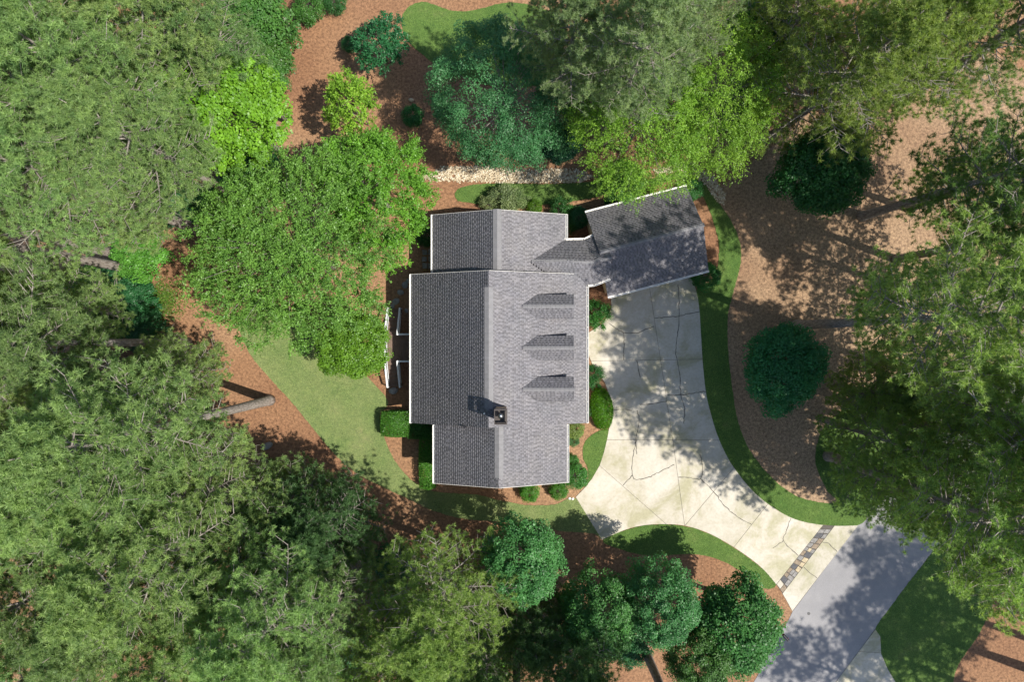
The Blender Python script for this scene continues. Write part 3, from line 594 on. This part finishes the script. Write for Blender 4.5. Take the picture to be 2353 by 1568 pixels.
def broad(seed, Rr, rz, hc, ncl, rc, nleaf, leaf, flat=.7, spray=0.0, lob=.22, wr=.55, r0=.16, inner=.5, nstem=1, up=.7, low=-.35):
    rng = np.random.default_rng(seed); rnd = random.Random(seed)
    D = unit(unit(rng.normal(size=(ncl * 4, 3))) + np.array([0, 0, .3])); D = D[D[:, 2] > low][:ncl]; ncl = len(D)
    K = unit(rng.normal(size=(12, 3))); amp = rng.uniform(-1, 1, 12); mod = 1 + lob * np.sum(amp * np.maximum(0, D @ K.T) ** 4, 1); mod = np.clip(mod, .74, 1.3)
    rad = rng.uniform(inner, 1, ncl) ** .7 * mod; Rsz = rc * rng.uniform(.65, 1.3, ncl)
    C = D * rad[:, None] * np.array([Rr - rc * .6, Rr - rc * .6, rz - rc * .5]) + np.array([0, 0, hc])
    C[:, 2] = np.maximum(C[:, 2], .35)
    idx = np.repeat(np.arange(ncl), nleaf); n = len(idx); U = unit(rng.normal(size=(n, 3)) + np.array([0, 0, .45]))
    O = unit(D * np.array([1, 1, .25]) + rng.normal(0, .55, (ncl, 3)) * np.array([1, 1, .5]))
    if spray > 0:
        ns = 7; sp = unit(O[:, None] + rng.normal(0, .55, (ncl, ns, 3))); s_i = rng.integers(0, ns, n); t = rng.random(n) ** .8
        sv = sp[idx, s_i]; P = C[idx] + sv * (t * spray * Rsz[idx] / rc)[:, None] + rng.normal(0, .055, (n, 3)); P[:, 2] -= (t ** 2) * spray * .35
        Nn = np.array([0, 0, 1.]) * up + rng.normal(0, .5, (n, 3)); Tv = sv + rng.normal(0, .6, (n, 3))
    else:
        P = C[idx] + U * (Rsz[idx] * (.45 + .55 * rng.random(n) ** .5))[:, None] * np.array([1, 1, flat]); Nn = U * .6 + np.array([0, 0, up]) + rng.normal(0, .38, (n, 3)); Tv = None
    ct = rng.random(ncl); tint = .55 * ct[idx] + .45 * rng.random(n)
    crown = leaf_mesh('crown', P, Nn, leaf * rng.uniform(.65, 1.3, n), rng, wr, Tv, .12, tint)
    tb = MB(); lm = MB(); top = hc + rz * .55
    for k in range(nstem):
        a = rnd.uniform(0, 6.28); off = 0 if nstem == 1 else Rr * .1; lean = 0 if nstem == 1 else Rr * .25; rr = r0 / nstem ** .5; b0 = V3((math.cos(a) * off, math.sin(a) * off, -.15))
        pts = [b0 + V3((math.cos(a) * lean * q + rnd.uniform(-.06, .06) * Rr * q, math.sin(a) * lean * q + rnd.uniform(-.06, .06) * Rr * q, (top + .15) * q)) for q in (0, .12, .3, .5, .7, .85, 1)]
        tb.tube(pts, [rr * 1.35, rr * 1.05, rr * .9, rr * .7, rr * .45, rr * .28, rr * .1], 9)
    for j in rng.permutation(ncl)[:min(ncl, 90)]:
        c = V3(C[j]); z0 = max(hc - rz * .8, .3) + (c.z - (hc - rz)) * .45; z0 = min(max(z0, .25), c.z - .1 if c.z > .5 else .25); q = z0 / top
        s0 = V3((0, 0, z0)); mid = s0.lerp(c, .55) + V3((rnd.uniform(-.2, .2), rnd.uniform(-.2, .2), .12 * Rr)) * .5; rb = r0 * .2 * (1 - .5 * min(q, 1))
        lm.tube([s0, mid, c], [rb, rb * .6, rb * .15], 4, False)
    return dict(parts=[('trunk', tb.data('trunk', M['bark2'], True)), ('limbs', lm.data('limbs', M['bark2'], True)), ('crown', crown)], hc=hc, R=Rr)
PR = {
 'pt1': pine(11, 25, 13, 4.6, 4300, 30, low=.4), 'pt2': pine(12, 26, 14, 4.4, 4100, 30, low=.4), 'pt3': pine(13, 24, 12.5, 4.8, 4400, 30, nlimb=44, low=.35),
 'pf1': pine(21, 19, 5, 4.7, 4200, 30, nlimb=46), 'pf2': pine(22, 18, 5.5, 4.4, 4000, 30, nlimb=44),
 'ps1': pine(31, 22, 9.5, 5.0, 2900, 30, nlimb=38, sparse=.85, nl=.24, low=.4), 'pe': pine(34, 24, 11, 5.0, 3900, 30, nlimb=44, low=.4), 'ps2': pine(32, 17, 3.5, 4.8, 2700, 30, nlimb=38, sparse=.85, nl=.24),
 'pl': pine(36, 24, 6, 5.0, 3900, 30, nlimb=54, low=.75), 'pv': pine(35, 23, 11, 4.6, 1500, 24, nlimb=32, sparse=.7, nl=.26, low=.5),
 'py': pine(41, 12, 1.8, 3.5, 3000, 28, nlimb=44, r0=.17, nl=.19),
 'gum': broad(51, 4.0, 4.6, 9.6, 700, .4, 80, .145, lob=.3, r0=.2, wr=.85, inner=.55),
 'oak': broad(52, 5.9, 4.6, 9.6, 760, .62, 130, .135, flat=.6, spray=.9, lob=.3, r0=.3, wr=.45, inner=.4),
 'ash': broad(53, 4.2, 3.6, 7.4, 430, .6, 130, .15, spray=.75, lob=.4, r0=.2, wr=.45),
 'ever': broad(54, 4.5, 4.8, 6.2, 340, .62, 190, .12, flat=.8, lob=.45, r0=.28, wr=.5, inner=.75),
 'elm': broad(55, 5.0, 4.0, 8.6, 480, .55, 130, .12, spray=1.25, lob=.45, r0=.25, wr=.45),
 'maple': broad(56, 3.3, 3.0, 5.6, 300, .55, 130, .135, lob=.35, r0=.15, wr=.8, inner=.6),
 'dogwood': broad(57, 1.9, 1.5, 2.9, 110, .42, 80, .16, spray=.6, lob=.4, r0=.08, wr=.5, nstem=3),
 'small': broad(58, 2.6, 3.4, 6.4, 240, .48, 130, .12, lob=.4, r0=.14, wr=.7, inner=.55),
 'bushy': broad(59, 1.9, 1.6, 1.7, 120, .45, 90, .14, lob=.4, r0=.07, wr=.6, nstem=4, low=-.2),
 'shrub': broad(61, 1.0, .8, .75, 60, .3, 110, .085, lob=.25, r0=.04, wr=.6, nstem=5, inner=.7, low=-.3),
 'shrub2': broad(62, 1.0, .75, .7, 50, .3, 110, .1, spray=.42, lob=.3, r0=.04, wr=.4, nstem=5, inner=.6, low=-.3),
}
def clipped(seed, sx, sy, sz, n, leaf, box=True, dome=.5):
    "clipped hedge or low mound: leaves over the faces of a rounded body, with stems inside"
    rng = np.random.default_rng(seed); U = unit(rng.normal(size=(n, 3)) + np.array([0, 0, .5]))
    if box:
        m = np.max(np.abs(U) / np.array([1, 1, 1]), 1, keepdims=True); Q = U / m; Q = Q * .78 + unit(Q) * .22 * 1.2
    else: Q = U
    Q = Q * rng.uniform(.86, 1.03, (n, 1)); P = Q * np.array([sx, sy, sz]) / 2; P[:, 2] += sz / 2; P[:, 2] = np.maximum(P[:, 2], .02)
    cr = leaf_mesh('foliage', P, U * .7 + rng.normal(0, .45, (n, 3)) + np.array([0, 0, .3]), leaf * rng.uniform(.7, 1.3, n), rng, .6)
    st = MB(); rnd = random.Random(seed)
    for k in range(6): x, y = rnd.uniform(-.3, .3) * sx, rnd.uniform(-.3, .3) * sy; st.tube([(x * .6, y * .6, -.05), (x, y, sz * .8)], [.025, .01], 5)
    return dict(parts=[('stems', st.data('stems', M['bark2'])), ('foliage', cr)], hc=sz * .6, R=max(sx, sy) / 2)
rt = random.Random(77)
def plant(kind, u, v, s, col, name, label, cat='tree', group=None, base=False, rz=None, tilt=(0, 0), sz=None, jitter=.08):
    "u, v: crown centre seen in plan (or trunk foot when base=True)"
    p = PR[kind] if isinstance(kind, str) else kind; sz = sz or s
    x, y = G(u, v, 0 if base else p['hc'] * sz)
    o = empty(name, (x, y, 0), rt.uniform(0, 6.28) if rz is None else rz); o.rotation_euler = (tilt[0], tilt[1], o.rotation_euler.z); o.scale = (s, s, sz)
    tag(o, label, cat, group)
    for pn, m in p['parts']:
        c = put(bpy.data.objects.new(pn, m), o)
        if pn in ('crown', 'foliage'): j = 1 + rt.uniform(-jitter, jitter); c.color = (col[0] * j * (1 + rt.uniform(-jitter, jitter)), col[1] * j, col[2] * j, 1)
    return o
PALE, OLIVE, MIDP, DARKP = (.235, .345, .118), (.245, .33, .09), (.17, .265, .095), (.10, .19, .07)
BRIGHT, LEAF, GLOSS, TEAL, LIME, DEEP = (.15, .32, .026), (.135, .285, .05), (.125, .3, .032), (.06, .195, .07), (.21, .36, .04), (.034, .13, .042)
WEST = ('pine_tree', 'tall pale green pine in the dense woods west of the house', 'tree', 'pines in the woods west of the house')
NW = ('pine_tree', 'tall pale green pine in the wood beside the bright green sweetgum', 'tree', 'pines in the wood around the sweetgum')
SW = ('pine_tree', 'tall pine in the thick wood south-west of the mulch path', 'tree', 'pines in the wood south-west of the path')
T_, GN = 'pine_tree', 'pines in the north-west wood'
for k, u, v, s, c, lab in [('pt1', 185, 170, 1.02, PALE, 'pale pine between the two lime green trees of the north-west wood'), ('pt2', 300, 320, .92, PALE, 'pale pine whose boughs touch the sweetgum from the west'), ('pt3', 110, 400, .98, PALE, 'broad pale pine above the two long leaning trunks'), ('pt2', 350, 40, .92, PALE, 'pale pine at the far edge of the wood beyond the sweetgum'),
    ('pt1', 455, 70, .8, MIDP, 'greener pine between the sweetgum and the thicket bushes'), ('pt3', 240, 455, .78, PALE, 'smaller pale pine beside the oak and the bright understory bush'), ('pt1', -40, 220, 1, PALE, 'tall pale pine at the edge of the wood beside the lime green tree'), ('pt3', 40, 40, .9, PALE, 'pale pine overhanging the small lime green tree in the wood')]:
    plant(k, u, v, s, c, T_, lab, 'tree', GN)
plant('pt1', 275, 585, 1.05, PALE, WEST[0], 'leaning pine with long bare trunk beside the bright understory bush', base=True)
plant('pt2', 320, 622, 1.05, PALE, WEST[0], 'leaning pine whose bare trunk ends under the bright understory bush', base=True)
plant('pt3', 300, 832, 1.0, PALE, WEST[0], 'pine with short shaded trunk showing below the mulch path weeds', base=True)
plant('pt1', 430, 788, .98, MIDP, WEST[0], 'pine with ridged trunk half hidden behind its own lower boughs', base=True)
plant('pt2', 620, 920, 1.04, PALE, WEST[0], 'pine on the mulch path with bare trunk casting a sharp shadow', base=True, rz=.6)
for k, u, v, s, c, lab in [('pf2', 110, 700, .85, PALE, 'twiggy pine between the two leaning trunks and the shaded trunks'), ('py', 400, 855, .9, PALE, 'young pine covering the foot of the ridged trunk by the mulch path'), ('pf2', 40, 960, .9, PALE, 'full pine beside the pine with the short shaded trunk')]:
    plant(k, u, v, s, c, T_, lab, 'tree', 'pines in the woods west of the house')
for k, u, v, s, c, lab in [('pf1', 440, 1150, 1.0, PALE, 'big pale pine whose branch tips reach the blue-grey boulder'), ('pt1', 190, 1130, 1.0, PALE, None), ('pt2', 330, 1310, .98, PALE, None), ('pt3', 70, 1380, .95, MIDP, None), ('pf2', 530, 1290, 1.0, PALE, None), ('pt2', 610, 1450, .9, PALE, None), ('pt1', 440, 1500, .9, PALE, 'pine on the house side of the tan flagstone patch'), ('pf1', 760, 1420, .95, MIDP, 'pine between the bright bushes and the young dark pine'), ('pt3', 40, 1200, .9, PALE, None), ('pt2', 250, 1420, .85, MIDP, 'pine shading the tan flagstone patch from the north'), ('pt1', 90, 1540, .9, PALE, 'pine on the far side of the tan flagstone patch'), ('py', 640, 1160, 1.0, MIDP, 'small pine between the boulder and the young dark pine'), ('pf1', 640, 1330, .85, MIDP, None)]:
    plant(k, u, v, s, c, SW[0], lab or SW[1], SW[2], SW[3])
plant('py', 745, 1215, 1.15, DARKP, 'pine_tree', 'young dark green pine at the end of the shaded mulch strip')
plant('pf1', 1010, 1400, 1.0, OLIVE, 'pine_tree', 'broad olive pine with many bare twigs south of the house')
plant('pf2', 900, 1530, .95, OLIVE, 'pine_tree', 'olive pine with bare twigs behind the broad pine south of the house')
plant('pt1', 1187, 1445, .98, MIDP, 'pine_tree', 'pine with grey trunk standing in the dark wood south of the gum', base=True)
plant('pt2', 1478, 1487, .98, MIDP, 'pine_tree', 'pine with dark leaning trunk behind the row of green trees', base=True)
for u, v, s, c, lab in ((1320, 1500, 1.1, DARKP, 'low dark pine between the grey trunk and the leaning trunk'), (1230, 1440, .9, DARKP, 'low dark pine at the back of the lone fresh green tree'), (1120, 1540, .9, MIDP, 'low pine between the broad olive pine and the grey trunk')): plant('py', u, v, s, c, T_, lab)
# broadleaf trees south of the drive
plant('small', 1205, 1285, 1.0, (.075, .215, .06), 'broadleaf_tree', 'fresh green tree rising alone below the south end of the house')
plant('small', 1375, 1400, 1.0, (.08, .205, .05), 'broadleaf_tree', 'yellow-green tipped tree between two greener trees south of the driveway')
plant('small', 1512, 1385, .98, (.06, .2, .062), 'broadleaf_tree', 'blue-green tree in the middle of the row south of the driveway')
plant('maple', 1685, 1430, 1.08, (.052, .17, .04), 'broadleaf_tree', 'wide dark green maple overhanging the road edge and black mailbox')
plant('small', 1600, 1500, .9, (.06, .14, .03), 'broadleaf_tree', 'dull green small tree behind the wide maple by the road')
# trees near the house
plant('gum', 512, 240, 1.08, BRIGHT, 'broadleaf_tree', 'brilliant lime green sweetgum with knobbly crown beside the mulch bed')
plant('oak', 668, 572, 1.03, LEAF, 'broadleaf_tree', 'huge mid-green oak spreading over the west lawn')
plant('ash', 848, 428, 1.04, GLOSS, 'broadleaf_tree', 'glossy green tree overhanging the north-west corner of the roof')
plant('dogwood', 808, 235, 1.0, LIME, 'broadleaf_tree', 'slender lime green sapling reaching onto the red mulch bed', sz=1.6)
plant('maple', 816, 796, .86, (.10, .22, .02), 'broadleaf_tree', 'yellow-green rounded tree beside the deck steps')
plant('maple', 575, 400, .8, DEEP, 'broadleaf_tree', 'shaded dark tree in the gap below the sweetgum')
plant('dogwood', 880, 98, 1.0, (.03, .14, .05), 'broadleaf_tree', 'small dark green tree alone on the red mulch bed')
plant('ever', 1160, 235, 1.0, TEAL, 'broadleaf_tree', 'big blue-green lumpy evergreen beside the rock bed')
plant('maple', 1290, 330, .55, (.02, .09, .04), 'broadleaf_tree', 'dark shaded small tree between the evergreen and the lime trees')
plant('elm', 1478, 266, .95, LIME, 'broadleaf_tree', 'feathery lime green tree drooping over the garage')
plant('elm', 1640, 225, .92, LIME, 'broadleaf_tree', 'feathery lime green tree behind the drooping one by the garage')
plant('small', 1425, 415, .55, (.10, .25, .04), 'broadleaf_tree', 'round leaved light green sapling at the narrow lawn by the garage')
plant('maple', 1735, 70, .9, (.05, .17, .02), 'broadleaf_tree', 'plain green tree between the pale pines and the olive pines')
NP = ('pine_tree', 'tall pale grey-green pine behind the evergreen and lime trees', 'tree', 'pale pines north of the garage')
for k, u, v, s, lab in [('pt1', 1320, 80, .82, 'pale grey-green pine directly behind the blue-green evergreen'), ('pt2', 1480, 100, .88, 'pale grey-green pine behind the drooping lime tree'), ('pt3', 1590, 30, .7, 'pale pine between the second lime tree and the plain green tree'), ('pf2', 1375, 225, .62, 'small pale pine wedged between evergreen and drooping lime tree')]: plant(k, u, v, s, (.23, .325, .15), T_, lab, 'tree', NP[3])
NE = ('pine_tree', 'olive pine with twiggy crown at the north-east corner of the woods', 'tree', 'olive pines at the north-east')
for k, u, v, s, lab in [('pf1', 1950, 170, 1.05, 'largest olive pine, directly behind the dark rounded tree'), ('pf2', 2090, 90, 1.0, 'olive pine beside the emerging dark trunk'), ('pf2', 1830, 40, .8, 'olive pine next to the plain green tree'), ('py', 1920, 330, .75, 'small olive pine overlapping the dark rounded tree')]: plant(k, u, v, s, OLIVE, T_, lab, 'tree', NE[3])
plant('maple', 1880, 400, 1.05, (.036, .135, .03), 'broadleaf_tree', 'dark green rounded tree under the olive pines at the mulch bed')
plant('maple', 1795, 848, 1.02, (.042, .18, .06), 'broadleaf_tree', 'dense dark green round tree alone on the tan mulch bed')
# sparse pines on the east side
plant('pe', 1830, 748, 1.1, (.23, .34, .1), 'pine_tree', 'open crowned pine with curved trunk on the tan mulch bed', base=True, rz=2.2)
plant('ps1', 1980, 497, .98, (.13, .225, .07), 'pine_tree', 'sparse pine with thick sunlit trunk foot beside the dark tree', base=True)
plant('pt1', 2140, 190, .95, MIDP, 'pine_tree', 'pine with dark trunk emerging from the olive pine crown', base=True)
plant('ps2', 2067, 235, 1.0, MIDP, 'pine_tree', 'sparse pine with slim trunk over orange needle litter', base=True)
EA = ('pine_tree', 'open crowned green pine in the stand between mulch bed and road', 'tree', 'open pines between bed and road')
EC = (.25, .36, .105)
for k, u, v, s, lab, b in [('ps2', 2290, 640, .95, 'open pine behind the curved trunk pine, over bare mulch', 0), ('ps2', 2180, 840, .85, 'open pine between the curved trunk pine and the road', 0), ('ps2', 2270, 420, .85, 'open pine behind the one with the thick sunlit trunk', 0), ('ps1', 2330, 1050, .9, 'open pine overhanging the far bend of the road', 0),
    ('ps2', 2030, 1000, .76, 'low open pine on the mulch bed beside the grass edge', 0), ('py', 2020, 900, .85, 'small low pine between the round dark tree and the tall full pines', 0), ('pl', 2040, 965, 1.12, 'tall full pine casting its trunk shadow on the round tree', 1), ('pe', 1903, 1048, 1.06, 'tall full pine on the grass beside the tan mulch bed', 1), ('ps2', 2062, 1108, .74, 'low open pine on the grass nearest the driveway mouth', 0), ('py', 2120, 1170, .8, 'small low pine on the grass close to the road edge', 0), ('ps1', 2022, 1112, 1.05, 'tall full pine on the grass at the road edge', 1), ('pe', 1972, 905, 1.18, 'tall pine between the round dark tree and the curved trunk pine', 1)]: plant(k, u, v, s, EC, T_, lab, 'tree', EA[3], base=bool(b))
plant('pt1', 2060, 597, .9, MIDP, 'pine_tree', 'pine at the back of the bed casting a long straight trunk shadow', base=True)
# pines just outside the picture whose shadows reach in
for k, u, v, s in [('pv', 2480, 1510, 1.1), ('pv', 2540, 1385, 1.0), ('pv', 2250, 1660, 1.1), ('pv', 2400, 1640, 1.05), ('pv', 2410, 1555, 1.1), ('pv', 2440, 1440, 1.1)]:
    plant(k, u, v, s, MIDP, 'pine_tree', 'tall pine beyond the road and verge', 'tree', 'pines beyond the road', base=True)
# understory and shrubs
UN = ('understory_bush', 'leafy bush growing in the shade under the pines', 'bush', 'bushes under the pines')
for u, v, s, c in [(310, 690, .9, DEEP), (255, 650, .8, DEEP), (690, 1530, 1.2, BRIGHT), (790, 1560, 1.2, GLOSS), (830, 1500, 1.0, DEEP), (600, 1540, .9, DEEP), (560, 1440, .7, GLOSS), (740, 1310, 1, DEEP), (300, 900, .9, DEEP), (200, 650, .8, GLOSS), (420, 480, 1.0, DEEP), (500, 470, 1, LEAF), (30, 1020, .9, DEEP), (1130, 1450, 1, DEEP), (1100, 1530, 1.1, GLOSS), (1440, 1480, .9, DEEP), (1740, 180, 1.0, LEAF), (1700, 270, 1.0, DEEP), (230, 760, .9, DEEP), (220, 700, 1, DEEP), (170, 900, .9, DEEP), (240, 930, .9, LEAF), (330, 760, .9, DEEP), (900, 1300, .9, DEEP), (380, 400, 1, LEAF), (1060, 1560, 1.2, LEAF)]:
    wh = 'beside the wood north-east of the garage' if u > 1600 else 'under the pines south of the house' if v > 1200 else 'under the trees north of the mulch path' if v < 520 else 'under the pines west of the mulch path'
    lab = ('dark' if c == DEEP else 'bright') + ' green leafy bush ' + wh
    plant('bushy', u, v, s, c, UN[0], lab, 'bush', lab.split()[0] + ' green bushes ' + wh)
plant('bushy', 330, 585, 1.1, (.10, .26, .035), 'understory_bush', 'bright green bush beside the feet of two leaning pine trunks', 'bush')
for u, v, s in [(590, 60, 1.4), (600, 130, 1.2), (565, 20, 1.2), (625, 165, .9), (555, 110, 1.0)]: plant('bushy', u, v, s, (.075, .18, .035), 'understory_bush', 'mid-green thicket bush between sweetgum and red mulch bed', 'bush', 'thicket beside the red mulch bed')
plant('gum', 15, 60, .6, BRIGHT, 'broadleaf_tree', 'lime green tree among the pale pines at the edge of the wood')
SHRUBS = [('shrub', 709, 22, 1.2, (.06, .17, .03), 'leafy green shrub at the far edge of the red mulch bed'), ('shrub', 660, 70, .75, (.06, .15, .03), 'small shrub beside the heap of pale rocks'),
 ('shrub', 803, 103, .62, (.03, .13, .035), 'low round bush beside the small dark tree on red mulch'), ('shrub', 948, 268, .85, (.03, .15, .035), 'green bush between the glossy tree and the evergreen'), ('shrub', 770, 5, .9, (.04, .13, .03), 'dark shrub at the top of the red mulch bed'),
 ('shrub2', 1160, 460, 1.3, (.21, .27, .12), 'pale silvery shrub behind the north gable'), ('shrub2', 1125, 466, .8, (.2, .26, .11), 'smaller pale shrub joined to the silvery one behind the gable'), ('shrub2', 1190, 458, .9, (.17, .26, .1), 'pale shrub on the east side of the silvery one behind the gable'), ('shrub', 1228, 478, .62, (.08, .17, .012), 'small yellow-green ball bush at the north wing corner'),
 ('shrub2', 1290, 480, 1.0, (.04, .14, .03), 'loose dark shrub between north wing and garage'), ('shrub', 1330, 500, .82, (.03, .13, .05), 'round blue-green shrub between north wing and garage'), ('shrub2', 1308, 515, .8, (.035, .13, .03), 'low shrub in the shaded corner by the breezeway'),
 ('shrub', 1402, 467, .5, (.03, .12, .035), 'tiny shrub behind the garage eave'), ('shrub', 1588, 438, .85, (.035, .14, .03), 'round bush at the back corner of the garage'), ('shrub', 1622, 636, 1.12, (.03, .14, .025), 'round clipped bush at the front corner of the garage'),
 ('shrub2', 1372, 722, 1.15, (.04, .15, .025), 'leafy shrub by the front wall nearest the garage'), ('shrub2', 1362, 865, .95, (.035, .13, .03), 'dark leafy shrub by the front wall beside the mounded bush'), ('shrub', 1358, 945, .42, (.06, .16, .04), 'tiny pale shrub squeezed between wall and mounded bush'),
 ('shrub', 1321, 989, .72, (.16, .24, .06), 'pale variegated shrub in the corner of the house front'), ('shrub', 1316, 1012, .5, (.06, .15, .05), 'small dull shrub beside the variegated one'), ('shrub', 1313, 1062, .62, (.05, .16, .025), 'small green shrub on the mulch by the south wing'), ('shrub', 1323, 1095, 1.0, (.05, .17, .03), 'largest glossy shrub at the south-east corner of the house'), ('shrub', 1284, 1128, .72, (.06, .19, .02), 'bright round shrub at the south-east corner gable wall'), ('shrub', 1216, 1130, .78, (.07, .2, .02), 'bright round shrub under the middle of the south gable'),
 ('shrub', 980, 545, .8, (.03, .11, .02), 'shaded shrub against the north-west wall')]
for k, u, v, s, c, lab in SHRUBS: plant(k, u, v, s, c, 'shrub', lab, 'shrub')
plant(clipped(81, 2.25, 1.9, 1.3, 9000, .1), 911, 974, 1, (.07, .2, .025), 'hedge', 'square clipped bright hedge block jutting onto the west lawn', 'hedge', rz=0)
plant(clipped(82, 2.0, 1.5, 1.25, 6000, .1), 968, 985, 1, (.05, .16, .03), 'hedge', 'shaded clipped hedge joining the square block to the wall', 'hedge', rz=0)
plant(clipped(83, 1.25, 4.2, 1.2, 9500, .1), 983, 1058, 1, (.07, .2, .025), 'hedge', 'long clipped hedge along the south wing wall', 'hedge', rz=0)
plant(clipped(84, 1.75, 3.3, 1.0, 12000, .075, False), 1383, 940, 1, (.065, .185, .006), 'mounded_bush', 'long mounded yellow-green bush beside the driveway', 'shrub', rz=.12)
# weeds on the path edge
rng = np.random.default_rng(5); q = np.array([G(rng.normal(365, 28), rng.normal(690, 24)) for _ in range(3500)]); P = np.column_stack([q, rng.uniform(.03, .25, 3500)])
o = put(bpy.data.objects.new('weeds', leaf_mesh('weeds', P, np.array([0, 0, 1.]) + rng.normal(0, .5, (3500, 3)), rng.uniform(.1, .2, 3500), rng, .35))); o.color = (.11, .2, .03, 1); tag(o, 'low yellow-green weeds on the mulch path edge', 'weeds', kind='stuff')

# ------------------------------------------------------------------ small things
mbx = empty('mailbox', (*G(1792, 1452), 0), -.85); tag(mbx, 'black mailbox on a post at the road edge beside the maple', 'mailbox')
MB().box((0, 0, .5), (.1, .1, 1.0)).build('post', M['black'], mbx)
b = MB(); b.tube([(-.28, 0, 1.12), (.28, 0, 1.12)], [.11, .11], 14); b.box((0, 0, 1.06), (.56, .21, .11)); b.build('box', M['black'], mbx)
MB().box((.1, .12, 1.18), (.1, .01, .06)).build('flag', plain('red_flag', (.4, .03, .03)), mbx)
for u, v, s_, lab in ((2334, 1275, .28, 'larger white box light on a stake in the mulch beyond the verge'), (2322, 1282, .2, 'smaller white box light on a stake in the mulch beyond the verge')):
    e = empty('garden_light', (*G(u, v), 0), .6); tag(e, lab, 'garden light'); MB().box((0, 0, .2), (.04, .04, .45)).build('stake', M['black'], e); MB().box((0, 0, .47), (s_, s_, .12)).build('lamp_head', M['white'], e)
mh = MB().tube([(*G(1858, 1411), .0), (*G(1858, 1411), .028)], [.12, .12], 16).build('water_valve_cover', M['black']); tag(mh, 'small dark round valve cover set in the road', 'cover')
